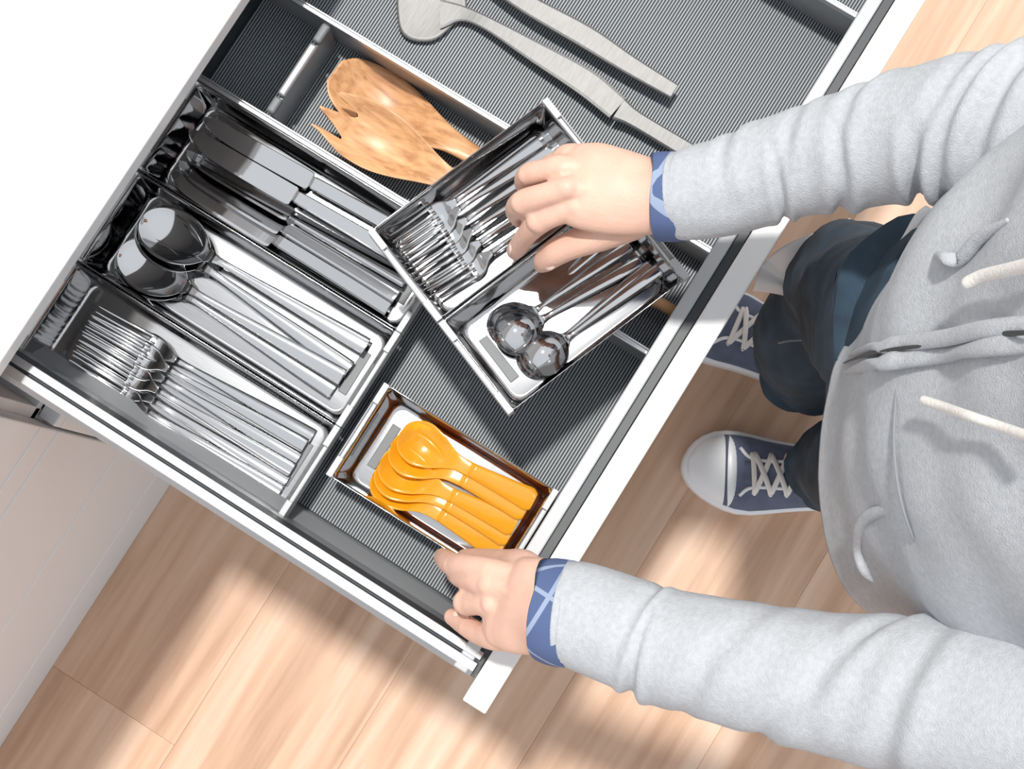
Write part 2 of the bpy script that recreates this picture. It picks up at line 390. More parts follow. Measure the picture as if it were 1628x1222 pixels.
def mk_knife(L, name, label, cat, grp, m):
    t = root(name, label, cat, (0, 0, 0), 0, grp); B = L*.5
    b = MB(); rs = []
    for (x, y0, y1, th) in cr([(0, .003, .0045, .0008), (.003, -.001, .0062, .001), (.010, -.0055, .0076, .0012), (.026, -.0090, .0083, .0013), (.055, -.0102, .0085, .0014), (B*.85, -.0104, .0084, .0016), (B*.955, -.0096, .0080, .0018), (B*.975, -.0050, .0056, .0022), (B, -.0046, .0050, .0030)], 4):
        rs.append([Vector((x, y0, -th*.1)), Vector((x, y0+(y1-y0)*.12, th*.42)), Vector((x, y1-.0006, th*.5)), Vector((x, y1, 0)), Vector((x, y1-.0006, -th*.5)), Vector((x, y0+(y1-y0)*.12, -th*.42))])
    b.rings(rs); b.build('blade', m, t, smooth=False)
    rs = []
    for (x, w, th) in cr([(B, .0046, .0036), (B*1.03, .0060, .0044), (L*.75, .0066, .0048), (L*.97, .0076, .0052), (L, .0076, .0050)], 4):
        h = th/2; rs.append([Vector((x, -w, -h*.5)), Vector((x, -w, h*.5)), Vector((x, -w*.80, h)), Vector((x, w*.80, h)), Vector((x, w, h*.5)), Vector((x, w, -h*.5)), Vector((x, w*.80, -h)), Vector((x, -w*.80, -h))])
    MB().rings(rs).build('handle', m, t, smooth=False); return t
def lay(o, a, b2, z, roll=0, z2=None, label=None):
    p = U(a[0], a[1], z); q = U(b2[0], b2[1], z2 if z2 is not None else z); d = q-p
    yaw = math.atan2(d.y, d.x); pitch = -math.atan2(d.z, math.hypot(d.x, d.y))
    o.rotation_euler = (math.radians(roll), pitch, yaw); o.location = p
    if label: o['label'] = label
    return d.length
def group_of(maker, specs):
    src = maker(); out = []
    for i, (a, b2, z, roll, lb) in enumerate(specs):
        o = src if i == 0 else copy_tree(src)
        z2 = None
        if isinstance(z, tuple): z, z2 = z
        lay(o, a, b2, z, roll, z2, lb); out.append(o)
    return out
G = 'table knives fanned in the bin nearest the long rail'
KN = [((322, 193), (668, 385), (.632, .630), 6, 'table knife lying deepest, its dark blade tip nearest the long divider rail'),
      ((297, 212), (652, 418), (.637, .634), -7, 'table knife with the broadest flat blade showing, lying on top'),
      ((293, 243), (655, 452), (.630, .631), -38, 'table knife third from the divider rail, blade tilted'),
      ((281, 260), (642, 478), (.632, .632), -30, 'table knife fourth from the divider rail, its handle end showing'),
      ((268, 276), (627, 497), (.634, .633), -18, 'table knife lying against the wall of the spoon bin')]
LK = (U(297, 212, .637)-U(652, 418, .634)).length; print('knife', LK)
group_of(lambda: mk_knife(LK, 'table_knife', '', 'knife', G, M_CHROME), KN)
G = 'dinner spoons nested in the middle bin'
SPN = [((190, 400), (514, 612), (.626, .626), 0, 'dinner spoon at the bottom of the pair nearest the fork bin'),
       ((192, 396), (536, 596), (.630, .630), 3, 'dinner spoon with its bowl lying partly under the topmost bowl'),
       ((222, 352), (556, 588), (.633, .629), 0, 'dinner spoon nested directly beneath the topmost one, handle angled inward'),
       ((226, 347), (584, 552), (.6375, .632), -3, 'topmost dinner spoon, its full bowl uncovered nearest the knife bin')]
LS = (U(226, 347, .637)-U(582, 552, .632)).length; print('spoon', LS)
group_of(lambda: mk_spoon(LS, 'dinner_spoon', '', 'spoon', G, M_CHROME, .0235, .30, .0075), SPN)
G = 'dinner forks stacked in the fork bin'
FK = []
names = ['dinner fork nearest the spoon bin, highest handle end of the fork pile', 'second dinner fork from the spoon bin side of the fork pile', 'third dinner fork from the spoon bin side of the fork pile',
         'fourth dinner fork from the spoon bin, mid pile', 'dinner fork second from the near drawer side', 'dinner fork lying nearest the outer drawer side']
T0 = [(152, 502), (142, 514), (136, 530), (128, 545), (122, 562), (112, 578)]
T1 = [(490, 690), (484, 708), (474, 730), (466, 748), (456, 768), (447, 782)]
for i in range(6): FK.append((T0[i], T1[i], (.627+.0022*(5-i)*.9+(.0015 if i % 2 else 0), .6245+.0018*(i % 2)), (-4, 5, -3, 4, -5, 3)[i], names[i]))
LF = (U(*T0[2], .632)-U(*T1[2], .627)).length; print('fork', LF)
group_of(lambda: mk_fork(LF, 'dinner_fork', '', 'fork', G, M_CHROME), FK)
# small forks and spoons in the lifted bins
zl = ZL-Hb
G = 'small forks in the lifted bin'
names = ['small fork lying furthest from the thumb along the outer wall of the lifted bin', 'small fork second from the outer wall of the lifted bin', 'small fork third from the outer wall, handle under the ring finger',
         'small fork in the middle of the pile, handle under the middle finger', 'small fork second from the centre wall of the lifted bins', 'small fork lying closest to the centre wall of the lifted bins']
T0 = [(628, 390), (634, 402), (644, 418), (654, 436), (664, 452), (684, 470)]
T1 = [(885, 208), (898, 222), (905, 240), (912, 262), (925, 280), (938, 300)]
group_of(lambda: mk_fork((U(*T0[0], .745)-U(*T1[0], .745)).length, 'dessert_fork', '', 'fork', G, M_CHROME, .0052, .0105),
         [(T0[i], T1[i], (zl+.0065+(5-i)*.0018, zl+.006+(i % 2)*.002), (5, -4, 3, -5, 4, -3)[i], names[i]) for i in range(6)])
G = 'small spoons lying bowl down in the lifted bin'
TS = [((783, 540), (985, 362), (zl+.0045, zl+.005), 0, 'small spoon underneath the upper bowl, its handle nearest the thumb'),
      ((784, 536), (1008, 384), (zl+.0100, zl+.008), 0, 'small spoon with domed bowl up, second handle from the thumb'),
      ((790, 545), (1030, 408), (zl+.0155, zl+.011), 0, 'topmost small spoon, domed bowl shining above the others'),
      ((828, 588), (1036, 422), (zl+.0075, zl+.014), 0, 'small spoon with domed bowl lying nearest the outer corner of the lifted bin'),
      ((834, 584), (1048, 428), (zl+.0125, zl+.017), 0, 'small spoon resting on the corner one, handle end at the far outer wall')]
def mkts():
    t = mk_spoon((U(834, 584, .745)-U(1048, 428, .745)).length, 'tea_spoon', '', 'spoon', G, M_CHROME, .0185, .30, .0052, flip=-1); return t
group_of(mkts, TS)
# orange plastic spoons
G = 'orange plastic spoons fanned in the short bin'
names = ['orange plastic spoon on top of the fan with its whole bowl showing', 'orange plastic spoon second from the top of the fan', 'orange plastic spoon third from the top, in the middle of the fan',
         'orange plastic spoon fourth from the top of the fan', 'orange plastic spoon lowest in the fan, nearest the gripping hand']
T0 = [(636, 688), (622, 706), (606, 730), (600, 742), (594, 752)]
T1 = [(848, 797), (840, 815), (824, 838), (812, 855), (790, 872)]
def mko():
    t = root('plastic_spoon', '', 'spoon', (0, 0, 0), 0, G); L = (U(*T0[0], .64)-U(*T1[0], .64)).length; bw = .0195; B = .046
    st = [(0, .0008, .004, 0), (.002, bw*.5, .0035, .001), (B*.2, bw*.86, .002, .005), (B*.45, bw, .001, .008), (B*.75, bw*.8, .002, .0065), (B, bw*.5, .0055, .002), (B*1.2, .0068, .0075, .0005), (B*1.5, .0062, .0085, 0)]
    sheet(MB(), st, .0022, 14).build('bowl', M_ORANGE, t)
    sheet(MB(), [(B*1.48, .0062, .0085, 0), (L*.65, .0072, .0075, 0), (L*.88, .0095, .006, 0), (L*.96, .0105, .0055, 0), (L, .0075, .0052, 0)], .0034, 8).build('handle', M_ORANGE, t); return t
group_of(mko, [(T0[i], T1[i], (.6335+.0026*(4-i), .6275+.002*(4-i)), (3, -3, 4, -3, 2)[i], names[i]) for i in range(5)])

# wooden servers
def mk_server(kind, label):
    L = .33; t = root('salad_'+kind, label, 'salad server', (0, 0, 0), 0, 'olive wood salad servers'); b = MB()
    st = [(0, .012, .010, .002), (.010, .024, .0075, .006), (.03, .0315, .003, .0105), (.055, .032, .002, .012), (.08, .0255, .005, .009), (.105, .016, .009, .004), (.13, .0105, .011, .001), (.20, .0078, .0085, 0), (.30, .0088, .004, 0), (L-.006, .0095, .003, 0), (L, .006, .003, 0)]
    st = [(a, w*(.86 if kind == 'fork' else .95), z, c*(1 if kind == 'fork' else 1.15)) for a, w, z, c in st]
    if kind == 'fork':
        NV = 30; rows = cr(st, 4); xs_ = [r[0] for r in rows]
        def at_(x, k): return float(np.interp(x, xs_, [r[k] for r in rows]))
        def front(v):
            return float(np.interp(v, [-1, -.92, -.60, -.52, -.12, .0, .28, .40, .86, 1], [.002, -.005, .024, .025, -.003, -.005, .026, .027, .002, .006]))
        def pt(v, t_, sgn):
            x0 = front(v); x = x0+(.345-x0)*t_ if x0 < 0.05 else x0+(.345-x0)*t_
            xx = max(x, .004); w = at_(max(xx, .028), 1) if xx > .028 else at_(.028, 1)*(.66+.34*max(0, xx)/.028); c_ = at_(max(xx, .02), 3)*min(1, .25+max(0, x)/.035); z = at_(max(xx, .02), 2)+.10*max(0, .02-x)
            th = (.0045+min(.005, max(0, (x-.08))*.08))*min(1, .35+40*max(0, x-x0))
            return Vector((x, w*v, z+c_*(v*v-1)+sgn*th/2*(1-.7*abs(v)**3)))
        rs = []
        for i in range(41):
            t_ = (i/40)**1.6
            rs.append([pt(-1+2*k/NV, t_, 1) for k in range(NV+1)]+[pt(1-2*k/NV, t_, -1) for k in range(NV+1)])
        b.rings(rs)
    else:
        sheet(b, st, lambda x: .0045+min(.005, max(0, (x-.08))*.08), 14)
    sub = [i for i in range(len(b.v))]
    b.build('head', M_OLIVE, t)
    return t
f = mk_server('spoon', 'olive wood salad spoon lying behind the wooden fork'); lay(f, (531, 121), (1052, 438), .6345, 0, .6245)
f.rotation_euler.x = math.radians(-12)
f = mk_server('fork', 'olive wood salad fork with pronged scoop in front of the wooden spoon'); lay(f, (517, 174), (1062, 490), .6585, 0, .630)
f.rotation_euler.x = math.radians(4)

# long brushed tools
def mk_tool1():
    t = root('serving_spatula', 'brushed steel serving spatula with rounded blade lying across the ribbed mat', 'spatula')
    lay(t, (640, 42), (1180, 292), .6265, 0, .634)
    L = (U(640, 42, .63)-U(1180, 292, .63)).length
    return t, L
t = root('serving_spatula', 'long brushed steel spatula with rounded blade beside the long rail', 'spatula')
p = U(643, 22, .624); z0 = .6215
pts = [(636, 15, 14), (640, 30, 30), (655, 38, 38), (690, 30, 36), (715, 20, 30)]
# blade: rounded plate seen at the picture top
b = MB(); outl = cr_closed([(628, -60), (630, -20), (631, 20), (636, 48), (652, 63), (680, 66), (700, 58), (722, 38), (738, 26), (742, 5), (738, -20), (742, -60), (735, -95), (690, -112), (645, -98)], 5)
top = [U(a[0], a[1], z0+.004) for a in outl]; cen = sum(top, Vector())/len(top)
rs = [[cen+(v-cen)*.2 - ZU*.0012 for v in top], [cen+(v-cen)*.9 - ZU*.0008 for v in top], [v+ZU*.0 for v in top]]
lo = [[v-ZU*.0014 for v in r] for r in rs]
b.rings(lo+rs[::-1]); b.build('blade', M_BRUSH, t)
b = MB(); rows = [(700, 22, 26, .0260), (735, 22, 13, .0275), (775, 38, 11, .031), (850, 82, 17, .034), (930, 130, 22, .0355), (982, 172, 21, .035)]
def flatbar(b, rows, th, z=.6, hint=ZU):
    tube(b, [(U(x, y, z+dz), w/1.87/1000, th) for (x, y, w, dz) in rows], hint, 6, 4*4, round0=False, round1=False)
def slab(b, rows, th):
    rr = cr([tuple(U(x, y, .6+dz))+(w/1870,) for (x, y, w, dz) in rows], 5)
    P = [Vector(r[:3]) for r in rr]; rs = []
    for i in range(len(P)):
        T = (P[min(i+1, len(P)-1)]-P[max(i-1, 0)]).normalized(); s = T.cross(ZU).normalized(); u = s.cross(T); w = rr[i][3]
        rs.append([P[i]-s*w-u*th, P[i]+s*w-u*th, P[i]+s*w+u*th*.6, P[i]+s*w*.8+u*th, P[i]-s*w*.8+u*th, P[i]-s*w+u*th*.6])
    b.rings(rs); return b
slab(b, rows, .0016); b.build('neck', M_BRUSH, t, smooth=False)
slab(MB(), [(983, 173, 20, .035), (1010, 190, 14, .034), (1080, 232, 14, .032), (1180, 292, 15, .030)], .0026).build('handle', M_BRUSH, t, smooth=False, bevel=.0004)
t2 = root('serving_utensil', 'long flat brushed steel utensil handle with square end, further from the rail', 'utensil')
slab(MB(), [(700, -85, 15, .030), (760, -45, 13, .034), (835, 5, 16, .0375), (930, 58, 19, .038), (1000, 103, 16, .0375), (1072, 146, 13, .037)], .0022).build('handle', M_BRUSH, t2, smooth=False, bevel=.0004)
slab(MB(), [(560, -165, 34, .0235), (620, -130, 42, .0235), (680, -97, 30, .0265), (705, -82, 14, .030)], .0012).build('blade', M_BRUSH, t2, smooth=False)

# ------------------------------------------------------------------ person
per = root('person', 'person in grey marl zip hoodie, dark jeans and canvas sneakers reaching into the drawer', 'person')
BODY = MB()
# arms and hands at fine resolution
hand = MB()
def H(x, y, z): return U(x, y, z)
def finger(pts, r, wdir=ZU):
    n = len(pts); ctrl = [(H(*p), rr, rr*.93) for p, rr in zip(pts, r)]
    tube(hand, ctrl, wdir, 5, 14, round0=True, round1=True)
NAILS = []
# right (upper) hand
tube(hand, [(H(1330, 250, .918), .027, .026), (H(1200, 285, .890), .0265, .025), (H(1100, 308, .872), .0255, .021), (H(1040, 312, .862), .0275, .019), (H(985, 306, .860), .0315, .0175), (H(940, 296, .860), .0325, .0150), (H(912, 290, .857), .030, .0125)], ZU, 6, 28, round0=True)
finger([(985, 332, .858), (922, 328, .860), (884, 340, .855), (858, 352, .846), (838, 372, .825), (824, 392, .800), (818, 399, .788)], [.0115, .0112, .0092, .0096, .0084, .0080, .0070], R_)
finger([(980, 308, .862), (908, 300, .866), (870, 309, .862), (832, 322, .849), (820, 334, .825), (826, 346, .800), (832, 350, .790)], [.011, .0108, .0092, .0098, .0086, .0078, .0068], R_)
finger([(980, 280, .860), (900, 268, .860), (870, 271, .855), (842, 278, .842), (833, 290, .818), (840, 302, .797)], [.0105, .0105, .0088, .0093, .0080, .0070], R_)
finger([(985, 262, .856), (910, 248, .851), (888, 256, .842), (868, 268, .826), (862, 282, .806), (868, 294, .790)], [.010, .0095, .008, .0082, .0072, .0062], R_)
finger([(1045, 335, .852), (1000, 352, .846), (950, 374, .838), (912, 388, .830), (885, 400, .820), (868, 412, .806), (861, 419, .797)], [.013, .0155, .0130, .0112, .0108, .0098, .0072], R_)
NAILS.append((H(879, 411, .8215), H(864, 421, .8125), .0068, Vector((0, 0, 1))-R_*.3+D_*.3))
NAILS.append((H(812, 392, .806), H(810, 400, .792), .0048, -R_+ZU*.3))
# left (lower) hand
tube(hand, [(H(1140, 1046, .895), .026, .025), (H(1000, 1009, .868), .028, .025), (H(915, 985, .848), .0295, .022), (H(870, 965, .835), .0335, .0195), (H(830, 962, .817), .0350, .017), (H(806, 958, .806), .0335, .0125), (H(793, 954, .799), .030, .0095)], ZU, 6, 28, round0=True)
finger([(830, 920, .818), (775, 908, .806), (742, 900, .792), (722, 898, .772), (708, 890, .7465), (703, 886, .712), (703, 885, .700)], [.0105, .0108, .0092, .0094, .0082, .0076, .0066], R_)
finger([(830, 940, .820), (778, 930, .808), (750, 920, .793), (734, 915, .770), (724, 910, .735), (722, 905, .712)], [.0105, .0108, .0092, .0095, .0082, .0070], R_)
finger([(830, 965, .818), (784, 960, .806), (762, 958, .796), (744, 957, .778), (742, 952, .745), (746, 944, .722)], [.0105, .0105, .0094, .0098, .0082, .0070], R_)
finger([(830, 1005, .808), (790, 1010, .795), (765, 1008, .780), (745, 997, .762), (730, 987, .750), (718, 980, .742)], [.0125, .0115, .0088, .0086, .0078, .0066], R_)
finger([(862, 925, .825), (835, 903, .808), (805, 897, .780), (775, 893, .742), (752, 890, .712), (738, 887, .692)], [.011, .0135, .0115, .0105, .0095, .0075], R_)
NAILS.append((H(701, 884, .722), H(698, 882, .706), .0048, -R_))
NAILS.append((H(727, 983, .757), H(718, 977, .748), .0044, ZU-R_*.4))
for (x, y, z, r) in ((916, 328, .8645, .0088), (902, 299, .8705, .0092), (896, 268, .8635, .0085), (905, 248, .8545, .0078),
                     (858, 352, .8485, .0100), (833, 322, .8510, .0102), (843, 278, .8440, .0095),
                     (778, 907, .8105, .0088), (778, 929, .8125, .0092), (783, 959, .8105, .0090), (790, 1009, .7985, .0088),
                     (724, 898, .7745, .0098), (735, 915, .7730, .0098), (743, 957, .7815, .0112), (746, 998, .7640, .0086)):
    ellipsoid(hand, H(x, y, z), (R_*r, D_*r*.92, ZU*r*.8), 16, 10)
for (a, b2) in (((916, 328, .8635), (1010, 322, .8735)), ((902, 299, .8695), (1010, 311, .8755)), ((896, 268, .8615), (1010, 300, .8735)),
                ((778, 929, .8130), (850, 955, .8430)), ((783, 959, .8110), (850, 965, .8430)), ((778, 907, .8100), (850, 945, .8395))):
    tube(hand, [(H(*a), .0040, .0040), (H((a[0]+b2[0])/2, (a[1]+b2[1])/2, (a[2]+b2[2])/2), .0030, .0034), (H(*b2), .0024, .0024)], ZU, 5, 10, round0=True)
hv, hf = remeshed(hand, .0015, 4, .5)
BODY.add(hv, hf)
# wrist crease-free torso, legs, neck, head (coarser)
c = MB()
def P(r, d, z): return R_*r+D_*d+ZU*z
SHR, SHL = U(1934, -165, 1.28), U(1934, 1150, 1.28)
ELR, ELL = U(1765, 182, 1.045), U(1750, 1150, 1.045)
SHR = P(.385, -.262, 1.27); SHL = P(.385, .070, 1.27)
CT = (SHR+SHL)/2
tube(c, [(ELR, .027, .027), ((ELR+SHR)/2, .03, .03), (SHR, .035, .035)], R_, 6, 20, round0=True)
tube(c, [(ELR, .027, .027), (H(1450, 220, .955), .030, .028), (H(1320, 252, .918), .027, .026)], ZU, 6, 20, round0=True)
tube(c, [(ELL, .027, .027), ((ELL+SHL)/2, .03, .03), (SHL, .035, .035)], R_, 6, 20, round0=True)
tube(c, [(ELL, .027, .027), (H(1400, 1095, .950), .030, .028), (H(1140, 1048, .893), .027, .026)], ZU, 6, 20, round0=True)
HC = P(.300, -.095, .84)
tube(c, [(HC-ZU*.06, .120, .072), (HC+ZU*.04, .120, .072), (P(.34, -.096, .98), .110, .072), (P(.36, -.096, 1.10), .120, .08), (P(.38, -.096, 1.22), .135, .085), (P(.385, -.096, 1.29), .125, .06), (P(.385, -.096, 1.335), .05, .045)], R_, 6, 28, round0=True)
tube(c, [(P(.385, -.096, 1.31), .048, .048), (P(.375, -.096, 1.37), .045, .047), (P(.362, -.096, 1.42), .046, .05)], R_, 5, 20)
# head facing the drawer, tipped slightly down
HD = P(.362, -.096, 1.475); fw = (-R_*.95-ZU*.30).normalized(); hu = (ZU*.95-R_*.30).normalized(); hs = D_
ellipsoid(c, HD+hu*.022-fw*.008, (hs*.070, fw*.088, hu*.078), 28, 18)
ellipsoid(c, HD-hu*.030+fw*.028, (hs*.052, fw*.055, hu*.062), 24, 14)
ellipsoid(c, HD-hu*.075+fw*.056, (hs*.022, fw*.022, hu*.020), 16, 10)      # chin
ellipsoid(c, HD-hu*.018+fw*.090, (hs*.009, fw*.016, hu*.020), 14, 10)      # nose
ellipsoid(c, HD-hu*.030+fw*.098, (hs*.013, fw*.011, hu*.009), 14, 10)
ellipsoid(c, HD-hu*.052+fw*.079, (hs*.020, fw*.011, hu*.0050), 14, 8)      # lips
ellipsoid(c, HD-hu*.060+fw*.078, (hs*.017, fw*.010, hu*.0050), 14, 8)
for s in (-1, 1):
    ellipsoid(c, HD+hu*.012+fw*.074+hs*s*.030, (hs*.018, fw*.010, hu*.005), 14, 8)  # brow
    ellipsoid(c, HD-hu*.022+fw*.062+hs*s*.036, (hs*.018, fw*.016, hu*.014), 14, 8)  # cheek
    ellipsoid(c, HD-hu*.010-fw*.008+hs*s*.073, (hs*.008, fw*.018, hu*.030), 14, 10) # ear
# legs inside the jeans, feet inside the shoes
KR, KL = U(1345, 464, .46), U(1420, 735, .46)
AR, AL = U(1278, 590, .09), U(1325, 748, .09)
HR, HL = P(.292, -.160, .80), P(.300, -.020, .80)
for (h, k, a) in ((HR, KR, AR), (HL, KL, AL)):
    tube(c, [(h, .062, .064), (h*.5+k*.5, .056, .058), (k, .043, .045), (k*.6+a*.4, .034, .036), (a, .026, .028)], R_, 6, 20, round0=True)
cv, cf = remeshed(c, .0042, 5, .5)
BODY.add(cv, cf)
BODY.build('body', M_SKIN, per)
for (p, q, w, nrm) in NAILS:
    b = MB(); u = (q-p).normalized(); nn = (nrm-u*nrm.dot(u)).normalized(); s = u.cross(nn)
    ellipsoid(b, (p+q)/2, (s*w, u*(q-p).length*.62, nn*.0016), 16, 8); b.build('fingernail', M_NAIL, per)
# eyes, brows, lips, hair
for s in (-1, 1):
    e = MB(); ellipsoid(e, HD-hu*.004+fw*.068+hs*s*.030, (hs*.0120, fw*.0125, hu*.0085), 16, 10); eo = e.build('eye', M_RUBBER, per)
    e = MB(); ellipsoid(e, HD-hu*.004+fw*.0772+hs*s*.030, (hs*.0055, fw*.0045, hu*.0055), 14, 8); e.build('iris', M_HAIR, eo)
    e = MB(); tube(e, [(HD+hu*.014+fw*.080+hs*s*.014, .002, .002), (HD+hu*.019+fw*.082+hs*s*.030, .0032, .003), (HD+hu*.014+fw*.070+hs*s*.046, .0015, .0015)], hu, 4, 8); e.build('eyebrow', M_HAIR, per)
M_LIP = mat('lips', (.62, .25, .22), .4)
e = MB(); ellipsoid(e, HD-hu*.0535+fw*.0865, (hs*.019, fw*.0055, hu*.0042), 16, 8); ellipsoid(e, HD-hu*.061+fw*.0860, (hs*.015, fw*.0055, hu*.0042), 16, 8); e.build('lips', M_LIP, per)
hm = MB(); ellipsoid(hm, HD+hu*.030-fw*.018, (hs*.079, fw*.088, hu*.082), 30, 20)
for s in (-1, 1): tube(hm, [(HD+hu*.05+fw*.02+hs*s*.055, .022, .03), (HD+hu*.0-fw*.012+hs*s*.075, .014, .032), (HD-hu*.05-fw*.035+hs*s*.066, .014, .030), (HD-hu*.10-fw*.055+hs*s*.05, .012, .02)], fw, 5, 16, round0=True)
tube(hm, [(HD+hu*.02-fw*.08, .05, .03), (HD-hu*.06-fw*.075, .055, .03), (HD-hu*.12-fw*.07, .04, .022)], fw, 5, 16, round0=True)
v_, f_ = remeshed(hm, .004, 4); hb = MB().add(v_, f_); hb.build('hair', M_HAIR, per)

# --- jeans
def gz(x, c0, w): return math.exp(-((x-c0)/w)**2)
def wr(seed, amp, fs=9, fa=1.6):
    def f(s, g): return amp*noise.noise(Vector((s*fs+seed, math.cos(g)*fa+seed, math.sin(g)*fa)))+amp*.5*noise.noise(Vector((s*fs*3+seed, math.cos(g)*fa*2, math.sin(g)*fa*2)))
    return f
j = MB()
def legj(h, k, a, seed, k_r=.078, calf=None):
    cf = calf if calf is not None else k*.55+a*.45
    mid_ = h*.5+k*.5
    def dsp(s, g):
        v = wr(seed, .10)(s, g)
        v += .05*math.sin(s*95+2*math.sin(g*1.0+seed))*gz(s, .37, .05)+.10*math.sin(s*120+3*math.cos(g+seed))*max(0, min(1, (s-.55)*6))
        return v
    tube(j, [(h+ZU*.04, .085, .080), (h, .082, .080), (mid_, .071, .072), (k+ZU*.03, k_r, k_r), (k-ZU*.05, k_r*.9, k_r*.86), (cf, .062, .062), (a+ZU*.07, .053, .055), (a+ZU*.015, .050, .053), (a-ZU*.018, .046, .050)], R_, 12, 48, disp=dsp, round1=False)
legj(HR, KR, AR, 3.1, .061, U(1291, 532, .31)); legj(HL, KL, AL, 8.3, .066)
tube(j, [(HC-ZU*.10, .10, .075), (HC-ZU*.04, .145, .088), (HC+ZU*.05, .138, .084)], R_, 6, 32, round0=True, round1=False)
jeans = j.build('jeans', M_DENIM, per)
M_STITCH = mat('denim_stitch', (.16, .20, .24), .8)
b = MB(); tube(b, [(U(1238, 545, .42), .0012, .0012), (U(1260, 541, .45), .0012, .0012), (U(1300, 541, .47), .0012, .0012), (U(1340, 550, .48), .0012, .0012)], ZU, 5, 8); b.build('seam', M_STITCH, jeans)
# added white sheet imitating the sunlit patch on the jeans beside the thigh
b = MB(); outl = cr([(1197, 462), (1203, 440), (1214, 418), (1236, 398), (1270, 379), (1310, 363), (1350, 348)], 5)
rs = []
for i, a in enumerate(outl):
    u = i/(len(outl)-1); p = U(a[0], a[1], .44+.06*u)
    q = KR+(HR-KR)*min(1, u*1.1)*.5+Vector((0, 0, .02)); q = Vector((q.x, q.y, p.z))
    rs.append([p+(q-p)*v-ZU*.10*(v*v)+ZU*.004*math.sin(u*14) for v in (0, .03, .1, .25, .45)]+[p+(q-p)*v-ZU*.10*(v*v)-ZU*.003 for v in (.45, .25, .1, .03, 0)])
b.rings(rs); b.build('sunlit_patch_sheet', M_LINING, per)

# --- hoodie torso
hem = [(1308, 770), (1311, 700), (1322, 625), (1340, 565), (1392, 485), (1428, 410), (1470, 345), (1560, 320), (1680, 400), (1760, 600), (1740, 820), (1660, 960), (1560, 1010), (1450, 1003), (1385, 970), (1345, 925), (1318, 855)]
hp = [U(a, b_, .845) for a, b_ in hem]; N = len(hp)
hc = sum(hp, Vector())/N
def ringat(z):
    t = (z-.845)/(1.30-.845)
    out = []
    cc = hc.lerp(P(.375, -.096, 0), min(1, t*1.1)); cc.z = z
    for p in hp:
        d = p-hc; d.z = 0
        a = math.atan2(d.dot(R_), d.dot(D_)); la, lb_ = (.165, .112) if t < .75 else (.160, .100)
        if t > .8: la *= 1-(t-.8)*1.0; lb_ *= 1-(t-.8)*.9
        e = D_*(la*math.cos(a))+R_*(lb_*math.sin(a)); w = min(1, max(0, t*2.6)); w = w*w*(3-2*w)
        q = d.lerp(e, w); q = q*(1+.035*math.exp(-((t-.10)/.09)**2))
        out.append(tuple(cc+q))
    return out
zs = [.848, .840, .842, .852, .870, .885, .91, .95, .99, 1.03, 1.08, 1.13, 1.18, 1.23, 1.27, 1.30]
rs = []
for i, z in enumerate(zs):
    k = cr_closed(ringat(z), 7); k = [Vector(p) for p in k]
    c_ = sum(k, Vector())/len(k)
    if i == 0: k = [c_+(p-c_)*.975 for p in k]
    if z in (.885,): k = [c_+(p-c_)*.99 for p in k]
    rs.append(k)
# refine between rings, then wrinkle
full = []
for i in range(len(rs)-1):
    nn = 1 if i < 2 else 5
    for q in range(nn): full.append([a.lerp(b_, q/nn) for a, b_ in zip(rs[i], rs[i+1])])
full.append(rs[-1]); out = []
for r in full:
    c_ = sum(r, Vector())/len(r); o = []
    for p in r:
        d = (p-c_); d.z = 0; dn_ = d.normalized(); t = max(0, (p.z-.86)/.1); amp = min(1, t)
        w = noise.noise(p*11)*.007+noise.noise(p*26+Vector((3, 1, 7)))*.0028
        w += .004*math.sin(p.z*58+d.dot(D_)*26+3*noise.noise(p*6))*max(0, noise.noise(p*5+Vector((9, 9, 9)))*2+.3)
        o.append(p+dn_*w*(.25+amp))
    out.append(o)
top = out[-1]; ct = sum(top, Vector())/len(top)
out.append([ct+(p-ct)*.62+ZU*.018 for p in top]); out.append([ct+(p-ct)*.36+ZU*.028 for p in top])
hb = MB().rings(out, cap0=False, cap1=True)
hood = hb.build('hoodie', M_HOOD, per)
def surf(z, lat):
    "point on the front of the hoodie at height z, lateral offset lat (picture down)"
    best = None
    for r in out[:-2]:
        if abs(sum(p.z for p in r)/len(r)-z) < .012:
            for p in r:
                if p.dot(R_) > hc.dot(R_)+.02: continue
                dd = abs(p.dot(D_)-lat)+abs(p.z-z)*.5
                if best is None or dd < best[0]: best = (dd, p)
    return best[1] if best else P(.2, lat, z)
def on_line(px):
    "drop picture points onto the hoodie front by marching down in height"
    res = []
    for (x, y) in px:
        bp = None
        for r in out[:-2]:
            for p in r:
                zz = p.z
                if p.dot(R_) > hc.dot(R_)+.03: continue
                u = U(x, y, zz); dd = (u-p).length
                if bp is None or dd < bp[0]: bp = (dd, p, u)
        res.append(bp[2]-R_*.001+ZU*.001)
    return res
def strip(name, px, a, b_, m, par, lift=.002, n=5, taper=True):
    pp = on_line(px); bb = MB(); K = len(pp)-1; tube(bb, [(p-R_*lift*.7+ZU*lift-(ZU-R_)*(.0022 if taper and i in (0, K) else 0), a*(.35 if taper and i in (0, K) else 1), b_*(.35 if taper and i in (0, K) else 1)) for i, p in enumerate(pp)], ZU, n, 12, round0=True); return bb.build(name, m, par)
strip('zip', [(1342, 577), (1380, 566), (1430, 556), (1500, 548), (1570, 535), (1640, 530), (1700, 524)], .0011, .0016, M_ZIP, hood, .0028)
strip('placket', [(1350, 566), (1400, 553), (1450, 545), (1510, 537), (1570, 524), (1640, 518), (1700, 512)], .0052, .0034, M_HOOD, hood, .001)
strip('placket', [(1343, 592), (1400, 578), (1450, 570), (1510, 562), (1570, 552), (1640, 545), (1700, 538)], .0056, .0036, M_HOOD, hood, .001)
